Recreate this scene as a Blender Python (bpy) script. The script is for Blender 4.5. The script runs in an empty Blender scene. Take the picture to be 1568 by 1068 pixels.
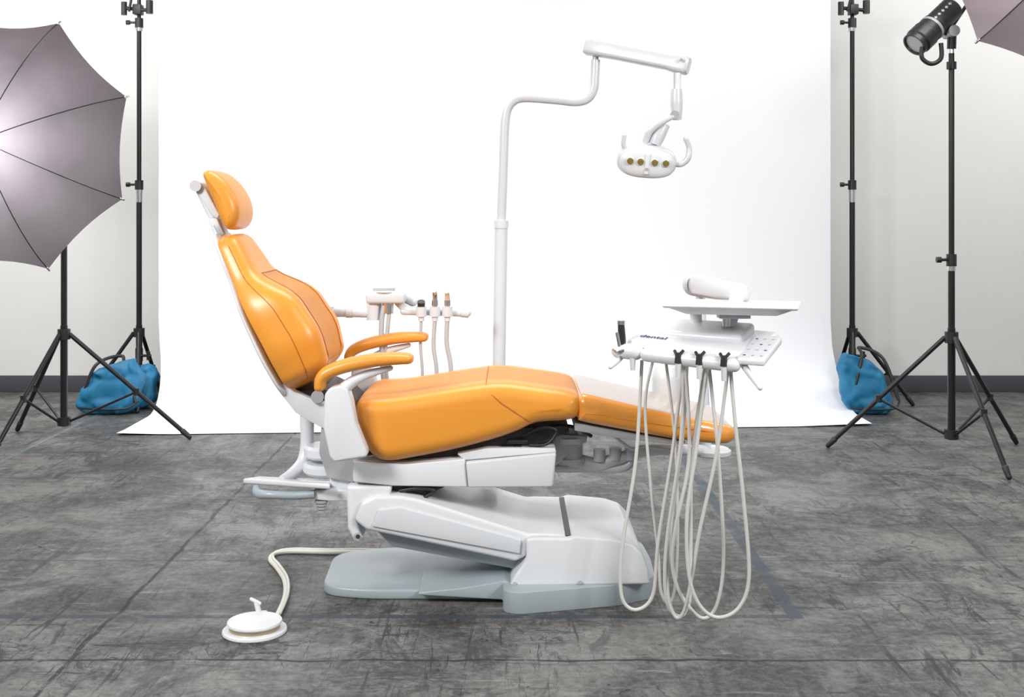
import bpy, bmesh, math, random
from mathutils import Vector, Matrix, noise
random.seed(4)
ZOOM=None
F=1736.0; H=1.31; CU=784.0; CV=330.0
# pixel helpers
def M(u,v,y): return Vector(((u-CU)/F*y, y, H-(v-CV)/F*y))
def G(u,v,z=0.0):
    y=F*(H-z)/(v-CV); return Vector(((u-CU)/F*y, y, z))
sc=bpy.context.scene
COL=sc.collection
# ------------------------------------------------------------------ materials
def mat(name,col,rough=.5,metal=0,coat=0,bump=0,bscale=200,spec=.5,var=0.0,trans=0,sheen=0,coatr=.05):
    m=bpy.data.materials.new(name); m.use_nodes=True
    nt=m.node_tree; b=nt.nodes['Principled BSDF']
    b.inputs['Base Color'].default_value=(*col,1); b.inputs['Roughness'].default_value=rough
    b.inputs['Metallic'].default_value=metal; b.inputs['Specular IOR Level'].default_value=spec
    b.inputs['Coat Weight'].default_value=coat; b.inputs['Coat Roughness'].default_value=coatr
    b.inputs['Transmission Weight'].default_value=trans
    tc=nt.nodes.new('ShaderNodeTexCoord')
    n=nt.nodes.new('ShaderNodeTexNoise'); n.inputs['Scale'].default_value=bscale; n.inputs['Detail'].default_value=3
    nt.links.new(tc.outputs['Object'],n.inputs['Vector'])
    if bump:
        bp=nt.nodes.new('ShaderNodeBump'); bp.inputs['Strength'].default_value=bump; bp.inputs['Distance'].default_value=.002
        nt.links.new(n.outputs['Fac'],bp.inputs['Height']); nt.links.new(bp.outputs['Normal'],b.inputs['Normal'])
    if var:
        n2=nt.nodes.new('ShaderNodeTexNoise'); n2.inputs['Scale'].default_value=6
        nt.links.new(tc.outputs['Object'],n2.inputs['Vector'])
        mx=nt.nodes.new('ShaderNodeMix'); mx.data_type='RGBA'
        mx.inputs['A'].default_value=(*[c*(1-var) for c in col],1); mx.inputs['B'].default_value=(*[min(1,c*(1+var)) for c in col],1)
        nt.links.new(n2.outputs['Fac'],mx.inputs['Factor']); nt.links.new(mx.outputs['Result'],b.inputs['Base Color'])
    return m
WHITE=mat('white_plastic',(.72,.73,.745),.30,coat=.2)
WHITEC=mat('white_bounce_offset',(.64,.68,.72),.30,coat=.2)  # white plastic tinted blue to cancel orange bounce off the upholstery
WHITED=mat('light_grey_enamel',(.60,.61,.625),.30,coat=.2)
WHITE2=mat('white_powdercoat',(.64,.655,.67),.42,bump=.05)
CREAM=mat('cream_hose',(.72,.70,.62),.45)
HOSE=mat('silicone_hose',(.64,.63,.59),.45,var=.03)
HOSE2=mat('grey_hose',(.46,.49,.51),.45,var=.03)
ORANGE=mat('orange_vinyl',(.76,.295,.034),.34,bump=.10,bscale=420,var=.03,spec=.55)
ORANGE2=mat('orange_vinyl_insert',(.62,.255,.052),.48,bump=.3,bscale=700,spec=.45)
FILM=mat('orange_vinyl_under_film',(.74,.28,.034),.34,coat=.8,coatr=.05,bump=.02,bscale=20)
FILMSHEEN=mat('film_painted_sheen',(.48,.33,.22),.30,coat=1,coatr=.06,bump=.05,bscale=14)  # clear film on top faces; paper reflection and haze painted into its colour
SEAM=mat('orange_seam',(.42,.13,.012),.6)
BLUEG=mat('blue_grey_plastic',(.35,.40,.42),.4,coat=.15)
GREY=mat('grey_metal_paint',(.42,.43,.44),.4,metal=.2)
BLACK=mat('black_plastic',(.018,.018,.02),.4)
BLACKM=mat('black_anodised_tube',(.02,.02,.022),.3,metal=.3)
CHROME=mat('chrome',(.7,.7,.71),.18,metal=1)
TUBEW=mat('tan_tip',(.55,.40,.28),.4)
GOLD=mat('amber_led_lens',(.20,.14,.02),.2,coat=.6)
BRASS=mat('champagne_ring',(.60,.50,.34),.3,metal=.7)
BOTTLE=mat('frosted_bottle',(.64,.67,.68),.35)
NAVY=mat('navy_print',(.03,.04,.12),.5)
PAPER=mat('white_paper',(.90,.905,.92),.75,spec=.2)
BLUEBAG=mat('blue_nylon',(.010,.17,.33),.55,bump=.5,bscale=90,var=.25)
WALLM=mat('painted_wall',(.86,.855,.825),.7,bump=.1,bscale=30,var=.015,spec=.2)
BASEM=mat('baseboard_rubber',(.075,.078,.088),.5)
def umb_mat(name,c1,c2,f):
    m=bpy.data.materials.new(name); m.use_nodes=True; nt=m.node_tree
    for n in list(nt.nodes): nt.nodes.remove(n)
    o=nt.nodes.new('ShaderNodeOutputMaterial'); d=nt.nodes.new('ShaderNodeBsdfDiffuse'); t=nt.nodes.new('ShaderNodeBsdfTranslucent')
    mx=nt.nodes.new('ShaderNodeMixShader'); mx.inputs[0].default_value=f
    n=nt.nodes.new('ShaderNodeTexNoise'); n.inputs['Scale'].default_value=3
    tc=nt.nodes.new('ShaderNodeTexCoord'); nt.links.new(tc.outputs['Object'],n.inputs['Vector'])
    b=nt.nodes.new('ShaderNodeBump'); b.inputs['Strength'].default_value=.5; b.inputs['Distance'].default_value=.06
    nt.links.new(n.outputs['Fac'],b.inputs['Height'])
    nt.links.new(b.outputs[0],d.inputs['Normal']); nt.links.new(b.outputs[0],t.inputs['Normal'])
    d.inputs[0].default_value=(*c1,1); t.inputs[0].default_value=(*c2,1)
    nt.links.new(d.outputs[0],mx.inputs[1]); nt.links.new(t.outputs[0],mx.inputs[2]); nt.links.new(mx.outputs[0],o.inputs[0])
    return m
UMB=umb_mat('umbrella_nylon',(.022,.014,.018),(.22,.20,.215),.30)
UMB2=umb_mat('umbrella_nylon_pale',(.36,.30,.32),(.50,.42,.45),.35)
# ------------------------------------------------------------------ helpers
def grp(name,loc):
    e=bpy.data.objects.new(name,None); e.empty_display_size=.1; e.location=loc; COL.objects.link(e); return e
def put(name,bm,m,par,ang=38):
    bmesh.ops.recalc_face_normals(bm,faces=bm.faces)
    me=bpy.data.meshes.new(name); bm.to_mesh(me); bm.free()
    for p in me.polygons: p.use_smooth=True
    me.set_sharp_from_angle(angle=math.radians(ang))
    ms=m if isinstance(m,(list,tuple)) else [m]
    for x in ms: me.materials.append(x)
    o=bpy.data.objects.new(name,me); COL.objects.link(o)
    if par is not None:
        o.parent=par; o.matrix_parent_inverse=Matrix.Translation(-Vector(par.location))
    return o
def bev(bm,r,seg=3):
    if r>0: bmesh.ops.bevel(bm,geom=list(bm.edges),offset=r,segments=seg,profile=.5,affect='EDGES',clamp_overlap=True)
def solid(name,A,B,m,par,r=.006,seg=3):
    bm=bmesh.new()
    a=[bm.verts.new(p) for p in A]; b=[bm.verts.new(p) for p in B]; n=len(a)
    bm.faces.new(a); bm.faces.new(b[::-1])
    for i in range(n): bm.faces.new((a[i],b[i],b[(i+1)%n],a[(i+1)%n]))
    bmesh.ops.recalc_face_normals(bm,faces=bm.faces)
    bev(bm,r,seg); return put(name,bm,m,par)
def prism(name,px,ym,y0,y1,m,par,r=.006,seg=3):
    P=[M(u,v,ym) for u,v in px]
    return solid(name,[Vector((p.x,y0,p.z)) for p in P],[Vector((p.x,y1,p.z)) for p in P],m,par,r,seg)
def plate(name,xy,z0,z1,m,par,r=.006,seg=3):
    return solid(name,[Vector((x,y,z0)) for x,y in xy],[Vector((x,y,z1)) for x,y in xy],m,par,r,seg)
def box(name,c,s,m,par,r=.004,rot=None,seg=3):
    R=(rot or Matrix.Identity(3)); c=Vector(c)
    q=[(-1,-1),(1,-1),(1,1),(-1,1)]
    A=[c+R@Vector((x*s[0]/2,y*s[1]/2,-s[2]/2)) for x,y in q]; B=[c+R@Vector((x*s[0]/2,y*s[1]/2,s[2]/2)) for x,y in q]
    return solid(name,A,B,m,par,r,seg)
def cr(p,n=8,closed=False):
    out=[]; L=len(p); rng=range(L if closed else L-1)
    for i in rng:
        if closed: a,b,c,d=p[i-1],p[i],p[(i+1)%L],p[(i+2)%L]
        else: a,b,c,d=p[max(i-1,0)],p[i],p[i+1],p[min(i+2,L-1)]
        for k in range(n):
            t=k/n
            out.append(.5*((2*b)+(c-a)*t+(2*a-5*b+4*c-d)*t*t+(3*b-a-3*c+d)*t**3))
    if not closed: out.append(p[-1].copy())
    return out
def loft(name,rings,m,par,ang=38,matf=None):
    bm=bmesh.new(); R=[[bm.verts.new(p) for p in r] for r in rings]; n=len(R[0])
    for i in range(len(R)-1):
        for j in range(n):
            f=bm.faces.new((R[i][j],R[i][(j+1)%n],R[i+1][(j+1)%n],R[i+1][j]))
            if matf: f.material_index=matf(i,j)
    bm.faces.new(R[0]); bm.faces.new(R[-1][::-1])
    return put(name,bm,m,par,ang)
def tube(name,pts,r,m,par,smooth=True,n=12,sub=8,round_end=False):
    pts=[Vector(p) for p in pts]
    rr=r if isinstance(r,(list,tuple)) else [r]*len(pts)
    if smooth and len(pts)>2:
        V=cr([Vector((*p,q)) for p,q in zip(pts,rr)],sub); pts=[Vector(v[:3]) for v in V]; rr=[v[3] for v in V]
    if round_end:
        for end in (0,1):
            p=pts[0] if end==0 else pts[-1]; q=pts[1] if end==0 else pts[-2]; R=rr[0] if end==0 else rr[-1]
            d=(p-q).normalized(); add=[(p+d*R*math.sin(a),R*max(math.cos(a),.05)) for a in (.4,.8,1.15,1.5)]
            if end==0: pts=[a[0] for a in add[::-1]]+list(pts); rr=[a[1] for a in add[::-1]]+list(rr)
            else: pts=list(pts)+[a[0] for a in add]; rr=list(rr)+[a[1] for a in add]
    t0=(pts[1]-pts[0]).normalized(); nrm=t0.orthogonal().normalized(); rings=[]; prev=t0
    for i,p in enumerate(pts):
        t=(pts[min(i+1,len(pts)-1)]-pts[max(i-1,0)]).normalized()
        nrm=(prev.rotation_difference(t))@nrm; nrm=(nrm-t*nrm.dot(t)).normalized(); prev=t
        b=t.cross(nrm)
        rings.append([p+(nrm*math.cos(a)+b*math.sin(a))*rr[i] for a in [2*math.pi*k/n for k in range(n)]])
    return loft(name,rings,m,par,ang=50)
def cyl(name,a,b,r,m,par,r2=None,n=20): 
    return tube(name,[a,b],[r,r if r2 is None else r2],m,par,smooth=False,n=n)
def lathe(name,prof,c,m,par,axis=(0,0,1),n=40,ang=30):
    ax=Vector(axis).normalized(); q=Vector((0,0,1)).rotation_difference(ax); c=Vector(c)
    rings=[[c+q@Vector((max(r,.0005)*math.cos(a),max(r,.0005)*math.sin(a),z)) for a in [2*math.pi*k/n for k in range(n)]] for r,z in prof]
    return loft(name,rings,m,par,ang)
def ell(name,c,s,m,par,rot=None,e=1.0,nz=None):
    bm=bmesh.new(); bmesh.ops.create_uvsphere(bm,u_segments=36,v_segments=20,radius=1)
    R=rot or Matrix.Identity(3)
    for v in bm.verts:
        p=v.co; p=Vector([math.copysign(abs(x)**e,x)*k for x,k in zip(p,s)])
        if nz: p=p*(1+nz*noise.noise(p*9))
        v.co=Vector(c)+R@p
    return put(name,bm,m,par,60)
def pillow(name,P,skel,y0,y1,r,mats,par,crown=0,insert=None,steps=9,mid=16):
    """upholstered block: side profile P swept in y, sides rounded towards a skeleton polyline"""
    n=len(P); area=sum(P[i].x*P[(i+1)%n].z-P[(i+1)%n].x*P[i].z for i in range(n)); s=1 if area>0 else -1
    N=[]; I=[]
    for i in range(n):
        t=(P[(i+1)%n]-P[i-1]); t.normalize(); N.append(Vector((-t.z,0,t.x))*s)
        best=None
        for a,b in zip(skel,skel[1:]):
            ab=b-a; k=max(0,min(1,(P[i]-a).dot(ab)/ab.dot(ab))); q=a+ab*k; d=(P[i]-q).length
            if best is None or d<best[0]: best=(d,q)
        I.append((best[0],(best[1]-P[i]).normalized()))
    for it in range(6):   # smooth inset directions
        I=[(I[i][0],((I[i-1][1]+I[i][1]*2+I[(i+1)%n][1]).normalized())) for i in range(n)]
    sl=[(y0+r*(1-math.cos(a)),r*(1-math.sin(a))) for a in [math.pi/2*k/steps for k in range(steps)]]
    ys=list(sl)
    for k in range(mid+1): ys.append((y0+r+(y1-y0-2*r)*k/mid,0))
    ys+= [(y0+y1-a,b) for a,b in sl[::-1]]
    rings=[]; yc=(y0+y1)/2; hw=(y1-y0)/2
    for y,o in ys:
        c=crown*(1-((y-yc)/hw)**2)
        rings.append([Vector((p.x,y,p.z))+q[1]*min(o,.92*q[0])-nn*c for p,q,nn in zip(P,I,N)])
    def mf(i,j):
        if insert is None: return 0
        y=(ys[i][0]+ys[i+1][0])/2
        return 1 if abs(y-yc)<insert and -N[j].z>.6 else 0
    return loft(name,rings,mats,par,60,mf), N

# ------------------------------------------------------------------ room
def quad(name,pts,m):
    bm=bmesh.new(); bm.faces.new([bm.verts.new(p) for p in pts]); me=bpy.data.meshes.new(name); bm.to_mesh(me); bm.free()
    me.materials.append(m); o=bpy.data.objects.new(name,me); COL.objects.link(o); return o
WY=8.42
def floor_mat():
    m=bpy.data.materials.new('worn_concrete'); m.use_nodes=True; nt=m.node_tree; L=nt.links; b=nt.nodes['Principled BSDF']
    tc=nt.nodes.new('ShaderNodeTexCoord'); sep=nt.nodes.new('ShaderNodeSeparateXYZ')
    def nd(t,**k):
        n=nt.nodes.new(t)
        for a,v in k.items(): setattr(n,a,v)
        return n
    def math_(op,a,b2=None,clamp=False):
        n=nd('ShaderNodeMath',operation=op); n.use_clamp=clamp
        for i,x in enumerate((a,b2)):
            if x is None: continue
            if isinstance(x,(int,float)): n.inputs[i].default_value=x
            else: L.new(x,n.inputs[i])
        return n.outputs[0]
    def noise_(scale,detail=6,rough=.6,vec=None,dist=0):
        n=nd('ShaderNodeTexNoise'); n.inputs['Scale'].default_value=scale; n.inputs['Detail'].default_value=detail
        n.inputs['Roughness'].default_value=rough; n.inputs['Distortion'].default_value=dist
        L.new(vec or tc.outputs['Object'],n.inputs['Vector']); return n.outputs['Fac']
    def mapr(x,a,b2,c,d):
        n=nd('ShaderNodeMapRange'); L.new(x,n.inputs[0])
        for i,v in enumerate((a,b2,c,d)): n.inputs[i+1].default_value=v
        return n.outputs[0]
    def mixc(f,A,B,blend='MIX'):
        n=nd('ShaderNodeMix',data_type='RGBA',blend_type=blend)
        if isinstance(f,(int,float)): n.inputs['Factor'].default_value=f
        else: L.new(f,n.inputs['Factor'])
        for s,x in (('A',A),('B',B)):
            if isinstance(x,tuple): n.inputs[s].default_value=(*x,1)
            else: L.new(x,n.inputs[s])
        return n.outputs['Result']
    def stretched(sx,sy,rot,scale,rough=.7,dist=1.2,off=0):
        mp=nd('ShaderNodeMapping'); mp.inputs['Scale'].default_value=(sx,sy,1); mp.inputs['Rotation'].default_value=(0,0,rot)
        mp.inputs['Location'].default_value=(off,off*.7,0); L.new(tc.outputs['Object'],mp.inputs[0])
        return noise_(scale,8,rough,mp.outputs[0],dist)
    wob=nd('ShaderNodeTexNoise'); wob.inputs['Scale'].default_value=5; wob.inputs['Detail'].default_value=6
    L.new(tc.outputs['Object'],wob.inputs['Vector'])
    L.new(tc.outputs['Object'],sep.inputs[0]); X,Y=sep.outputs[0],sep.outputs[1]
    wf=math_('MULTIPLY',math_('SUBTRACT',wob.outputs['Fac'],.5),.05)
    Xw=math_('ADD',X,wf); Yw=math_('ADD',Y,wf)
    big=noise_(.8,5,.6); mid=noise_(2.4,14,.76,dist=.5); fine=noise_(34,10,.8)
    col=mixc(mapr(big,.40,.60,0,1),(.085,.083,.079),(.215,.21,.195))
    col=mixc(mapr(mid,.42,.58,.0,.85),mixc(.75,col,(.022,.022,.022)),mixc(.32,col,(.34,.335,.315)))
    col=mixc(mapr(fine,.42,.58,.0,.6),mixc(.32,col,(.018,.018,.018)),mixc(.26,col,(.40,.40,.39)))
    p1=mapr(noise_(1.1,3,.5),.40,.58,.2,1)
    s1=stretched(1,3,.6,3,.72,1.8); col=mixc(mapr(s1,.56,.70,0,.5),col,(.36,.355,.335))
    s2=stretched(2.6,1,.35,2.6,.75,2.0); col=mixc(math_('MULTIPLY',mapr(s2,.52,.60,0,.85),p1),col,(.034,.034,.035))
    s3=stretched(1,9,-.7,2.5,.8,1.0,5); col=mixc(math_('MULTIPLY',mapr(s3,.57,.60,0,.85),p1),col,(.020,.020,.021))
    s4=stretched(14,1,1.1,2.2,.7,.8,9); col=mixc(math_('MULTIPLY',mapr(s4,.58,.61,0,.85),p1),col,(.022,.022,.022))
    s6=stretched(12,1,-.3,3.4,.8,1.6,2); col=mixc(mapr(s6,.60,.63,0,.8),col,(.022,.022,.022))
    s5=stretched(1,10,.9,2.4,.75,.8,3); col=mixc(mapr(s5,.61,.67,0,.4),col,(.42,.415,.40))
    # cracks
    vd=nd('ShaderNodeTexVoronoi',feature='DISTANCE_TO_EDGE'); vd.inputs['Scale'].default_value=1.6
    vm=nd('ShaderNodeMix',data_type='VECTOR'); vm.inputs['Factor'].default_value=.4
    L.new(tc.outputs['Object'],vm.inputs['A']); L.new(wob.outputs['Color'],vm.inputs['B']); L.new(vm.outputs['Result'],vd.inputs['Vector'])
    ck=math_('MULTIPLY',mapr(vd.outputs['Distance'],0,.010,1,0),mapr(noise_(3.3,4),.46,.54,0,.85))
    col=mixc(ck,col,(.016,.016,.016))
    # chips
    vc=nd('ShaderNodeTexVoronoi'); vc.inputs['Scale'].default_value=7.5; L.new(vm.outputs['Result'],vc.inputs['Vector'])
    col=mixc(math_('MULTIPLY',mapr(vc.outputs['Distance'],.05,.08,1,0),mapr(noise_(2.1,3),.46,.50,0,.9)),col,(.012,.012,.012))
    def band(c,pos,w,soft=.004):
        return mapr(math_('ABSOLUTE',math_('SUBTRACT',c,pos)),w,w+soft,1,0)
    def gt(c,v): return math_('GREATER_THAN',c,v)
    def lt(c,v): return math_('LESS_THAN',c,v)
    wear=mapr(noise_(9,6,.7),.38,.48,.2,1)
    # saw-cut joints
    for c,pos,w,o in ((Xw,-1.30,.006,.9),(Yw,3.335,.005,.9),(Yw,4.30,.004,.5)):
        col=mixc(math_('MULTIPLY',math_('MULTIPLY',band(c,pos,w),wear),o),col,(.012,.012,.013))
    # layout tape (blue-grey)
    t1=math_('MULTIPLY',band(X,.925,.022),math_('MULTIPLY',gt(Y,3.68),lt(Y,6.2)))
    t2=math_('MULTIPLY',band(Y,3.70,.014),lt(X,.94))
    tt=math_('MAXIMUM',math_('MULTIPLY',t1,.9),math_('MULTIPLY',t2,.9))
    col=mixc(math_('MULTIPLY',tt,wear),col,(.038,.054,.072))
    t3=math_('MULTIPLY',band(X,-2.72,.011),gt(Y,5.6))
    col=mixc(math_('MULTIPLY',math_('MULTIPLY',t3,wear),.6),col,(.14,.24,.28))
    L.new(col,b.inputs['Base Color'])
    L.new(mapr(mid,.3,.7,.62,.38),b.inputs['Roughness']); b.inputs['Specular IOR Level'].default_value=.4
    bp=nd('ShaderNodeBump'); bp.inputs['Strength'].default_value=.35; bp.inputs['Distance'].default_value=.004
    L.new(fine,bp.inputs['Height']); L.new(bp.outputs[0],b.inputs['Normal'])
    return m
quad('floor',[(-6,-3,0),(6,-3,0),(6,WY,0),(-6,WY,0)],floor_mat())
quad('wall_back',[(-6,WY,0),(6,WY,0),(6,WY,4.2),(-6,WY,4.2)],WALLM)
quad('wall_left',[(-6,-3,0),(-6,WY,0),(-6,WY,4.2),(-6,-3,4.2)],WALLM)
quad('wall_right',[(6,-3,0),(6,-3,4.2),(6,WY,4.2),(6,WY,0)],WALLM)
box('baseboard_back',(0,WY-.008,.061),(11.96,.016,.12),BASEM,None,.003)

# ------------------------------------------------------------------ paper backdrop
def backdrop():
    g=grp('paper_backdrop',(-.1,7.7,0))
    prof=[(7.71,3.02),(7.71,2.0),(7.71,1.2),(7.71,.6),(7.71,.42)]
    for k in range(1,13):
        a=k/12*math.pi/2; prof.append((7.71-.38*(1-math.cos(a)),.42-.415*math.sin(a)))
    for k in range(1,5): prof.append((7.33-(7.33-6.8)*k/4,.005))
    bm=bmesh.new(); rows=[]; nx=40
    for i,(y,z) in enumerate(prof):
        row=[]
        for j in range(nx+1):
            s=j/nx; x0,x1=-2.403,2.167
            f=max(0,min(1,(.5-z)/.5)); x0+=.05*f; x1+=.07*f
            x=x0+(x1-x0)*s; yy=y
            if i>=len(prof)-4: yy=y+ (-.06+.30*s)*(7.33-y)/.53
            zz=z
            if z<.02: zz=z+ .012*max(0,(s-.9)/.1)+.01*max(0,(.06-s)/.06)*(1 if i==len(prof)-1 else .4)
            yy+= .012*math.sin(s*9)*(1-abs(z-1.5)/3) if z>.4 else 0
            row.append(bm.verts.new((x,yy,zz)))
        rows.append(row)
    for i in range(len(rows)-1):
        for j in range(nx): bm.faces.new((rows[i][j],rows[i][j+1],rows[i+1][j+1],rows[i+1][j]))
    put('paper_sheet',bm,PAPER,g,80)
    cyl('paper_roll',(-2.42,7.76,3.03),(2.19,7.76,3.03),.05,PAPER,g)
    cyl('crossbar',(-2.60,7.80,3.03),(2.37,7.80,3.03),.016,BLACKM,g)
backdrop()

# ------------------------------------------------------------------ stands
def stand(name,x,y,ztop,zcol,zhub,feet,rad=.017,clamps=()):
    g=grp(name,(x,y,0))
    cyl('pole_lower',(x,y,zhub-.03),(x,y,zcol+.05),rad*1.15,BLACKM,g)
    zz=[zcol]+list(clamps)+[ztop]; r=rad
    for i in range(len(zz)-1):
        cyl('pole_section_%d'%i,(x,y,zz[i]),(x,y,zz[i+1]),r,BLACKM,g); r*=.84
    for i,z in enumerate(clamps):
        cyl('clamp_%d'%i,(x,y,z-.035),(x,y,z+.03),rad*1.5,BLACK,g)
        cyl('clamp_chrome_%d'%i,(x,y,z-.06),(x,y,z-.035),rad*1.25,CHROME,g)
        cyl('clamp_knob_%d'%i,(x-.065,y-.01,z),(x,y,z),.008,BLACK,g); cyl('clamp_knobhead_%d'%i,(x-.085,y-.01,z),(x-.06,y-.01,z),.016,BLACK,g)
    cyl('collar',(x,y,zcol-.03),(x,y,zcol+.03),rad*2.0,BLACK,g)
    cyl('hub',(x,y,zhub-.025),(x,y,zhub+.025),rad*2.1,BLACK,g)
    for i,f in enumerate(feet):
        f=Vector((f[0],f[1],.014)); d=(Vector((f.x,f.y,0))-Vector((x,y,0))).normalized()
        top=Vector((x,y,zcol))+d*rad*1.8
        cyl('leg_%d'%i,top,f,rad*.72,BLACKM,g)
        mp=top.lerp(f,.56); cyl('brace_%d'%i,Vector((x,y,zhub))+d*rad*2,mp,rad*.42,BLACKM,g)
        cyl('joint_%d'%i,mp-Vector((0,0,.02)),mp+Vector((0,0,.02)),rad*.95,BLACK,g)
        ax=(f-top).normalized(); tube('rubber_foot_%d'%i,[f-ax*.05,f],[rad*.95,rad*.8],BLACK,g,False,round_end=True)
    return g
LX,LY=-2.608,6.6
sL=stand('light_stand',LX,LY,1.78,M(98,512,LY).z,M(98,645,LY).z,[G(290,673),G(-10,697),G(27,661)],.018)
RX,RY=2.384,6.15
sR=stand('light_stand',RX,RY,M(0,82,RY).z,M(0,517,RY).z,M(0,665,RY).z,[G(1268,686),G(1545,735),G(1556,681)],.018,clamps=(M(0,398,RY).z,))
for i,v in enumerate((95,)):
    z=M(0,v,RY).z; cyl('stud_%d'%i,(RX,RY,z-.05),(RX,RY,z+.10),.014,CHROME,sR); cyl('stud_clamp_%d'%i,(RX,RY,z-.04),(RX,RY,z),.026,BLACK,sR)
BY=7.84
for (u,side) in ((213,-1),(1305,1)):
    x=(u-CU)/F*BY
    feet=[(x+.36*side,BY-.10),(x-.10*side,BY-.34),(x-.05*side,BY+.34)]
    if side>0: feet[0]=(x+.40,BY-.05)
    g=stand('backdrop_stand',x,BY,3.05,.50,.10,feet,.019,clamps=(M(0,283,BY).z,M(0,35,BY).z))
    z=M(0,540,BY).z; cyl('low_clamp',(x,BY,z-.06),(x,BY,z+.03),.026,BLACK,g); cyl('low_knob',(x+.02*1,BY-.02,z-.02),(x+.09,BY-.02,z-.02),.009,BLACK,g); cyl('low_knobhead',(x+.07,BY-.02,z-.05),(x+.07,BY-.02,z+.01),.012,BLACK,g)
    z=M(0,16,BY).z
    cyl('arm_clamp',(x-.10,BY-.04,z+.01),(x+.10,BY-.04,z-.01),.013,BLACK,g)
    box('arm_clamp_block',(x,BY-.02,z),(.06,.07,.07),BLACK,g,.006)
    cyl('arm_clamp_jaw_a',(x-.09,BY-.04,z-.04),(x-.09,BY-.04,z+.05),.020,BLACK,g); cyl('arm_clamp_jaw_b',(x+.085,BY-.04,z-.03),(x+.085,BY-.04,z+.06),.024,BLACK,g)
    cyl('arm_clamp_handle',(x-.05,BY-.06,z-.02),(x-.02,BY-.07,z+.12),.009,BLACK,g)
    cyl('chrome_band',(x,BY,M(0,310,BY).z),(x,BY,M(0,290,BY).z),.022,CHROME,g)

# sandbags : two slumped lobes with straps
def sandbag(c,w,h,tilt,lean):
    g=grp('sandbag',(c[0],c[1],0))
    for k,(dx,dy,sc_) in enumerate(((-.02,-.10,1.0),(.05,.10,.85))):
        bm=bmesh.new(); bmesh.ops.create_uvsphere(bm,u_segments=64,v_segments=48,radius=1)
        for v in bm.verts:
            p=v.co.copy(); p=Vector([math.copysign(abs(t)**.55,t) for t in p])
            s=(p.z+1)/2; wx=w/2*(1.0-.22*s)*sc_; dp=.10*(1.05-.65*s)
            q=Vector((p.x*wx+lean*s*.12,p.y*dp,s*h*sc_*(1-.10*p.x*tilt)))
            q+=Vector((1,1,.3))*.03*noise.noise(q*11+Vector((k*7,0,0)))*(.3+s); q+=Vector((.5,1,0))*.022*noise.noise(q*22)
            q.z=max(q.z,.004); v.co=Vector((c[0]+dx,c[1]+dy,0))+q
        put('bag_lobe_%d'%k,bm,BLUEBAG,g,80)
    x,y=c[0],c[1]
    tube('strap',[(x-w*.40,y-.16,h*.35),(x-w*.22,y-.13,h*.98),(x+lean*.1,y-.02,h*1.12),(x+w*.2,y-.10,h*.95),(x+w*.42,y-.17,h*.25)],.011,BLACK,g)
    tube('hem',[(x-w*.46,y-.17,.05),(x-w*.1,y-.212,.045),(x+w*.3,y-.21,.05),(x+w*.45,y-.16,.09)],.007,BLACK,g)
sandbag((M(181,600,7.62).x,7.60),.43,.33,-1.6,.3)
sandbag((M(1327,600,7.62).x,7.60),.36,.38,1.4,-.6)

# ------------------------------------------------------------------ umbrellas
def umbrella(name,c,R,D,axis,roll,m,n=8):
    a=Vector(axis).normalized(); q=Vector((0,0,1)).rotation_difference(a)
    X=Vector((0,0,1)).cross(a).normalized(); Z=a.cross(X).normalized(); c=Vector(c)
    g=grp(name,c)
    def rib(k,t):
        an=roll+2*math.pi*k/n; ph=t*1.12
        r=R*math.sin(ph)/math.sin(1.12); d=D*(math.cos(ph)-math.cos(1.12))/(1-math.cos(1.12))
        return c+(X*math.cos(an)+Z*math.sin(an))*r+a*d
    bm=bmesh.new(); A=14; B=8
    for k in range(n):
        gr=[]
        for i in range(A+1):
            t=i/A; row=[]
            for j in range(B+1):
                f=j/B; p=rib(k,t).lerp(rib(k+1,t),f); s=4*f*(1-f)
                ctr=c+a*(p-c).dot(a)
                p=ctr+(p-ctr)*(1-.05*s*t**3); p-=a*.02*s*t
                row.append(bm.verts.new(p))
            gr.append(row)
        for i in range(A):
            for j in range(B):
                bm.faces.new((gr[i][j],gr[i][j+1],gr[i+1][j+1],gr[i+1][j]))
    bmesh.ops.remove_doubles(bm,verts=bm.verts,dist=1e-4)
    bmesh.ops.recalc_face_normals(bm,faces=bm.faces)
    put('canopy',bm,m,g,25)
    for k in range(n):
        tube('rib_%d'%k,[rib(k,i/8)+a*.004 for i in range(9)],.0028,BLACKM,g,n=6)
        p=rib(k,1); d=(p-rib(k,.95)).normalized(); tube('rib_tip_%d'%k,[p-d*.01,p+d*.012],.007,CHROME,g,False,n=8,round_end=True)
        tube('stretcher_%d'%k,[c+a*(D-.28),rib(k,.5)-a*.01],.003,BLACKM,g,False,n=6)
    cyl('shaft',c+a*(D+.04),c-a*.42,.005,CHROME,g)
    return g,a
ucl=Vector(((6-CU)/F*6.35,6.35,M(0,221,6.35).z))
uL,aL=umbrella('photo_umbrella',ucl,.745,.26,(-.05,-.99,.02),math.radians(20.5),UMB)
ucr=Vector(((1626-CU)/F*6.0,6.0,M(0,-76,6.0).z))
uR,aR=umbrella('photo_umbrella',ucr,.71,.22,(.10,-.95,.12),math.radians(0),UMB2)

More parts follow.
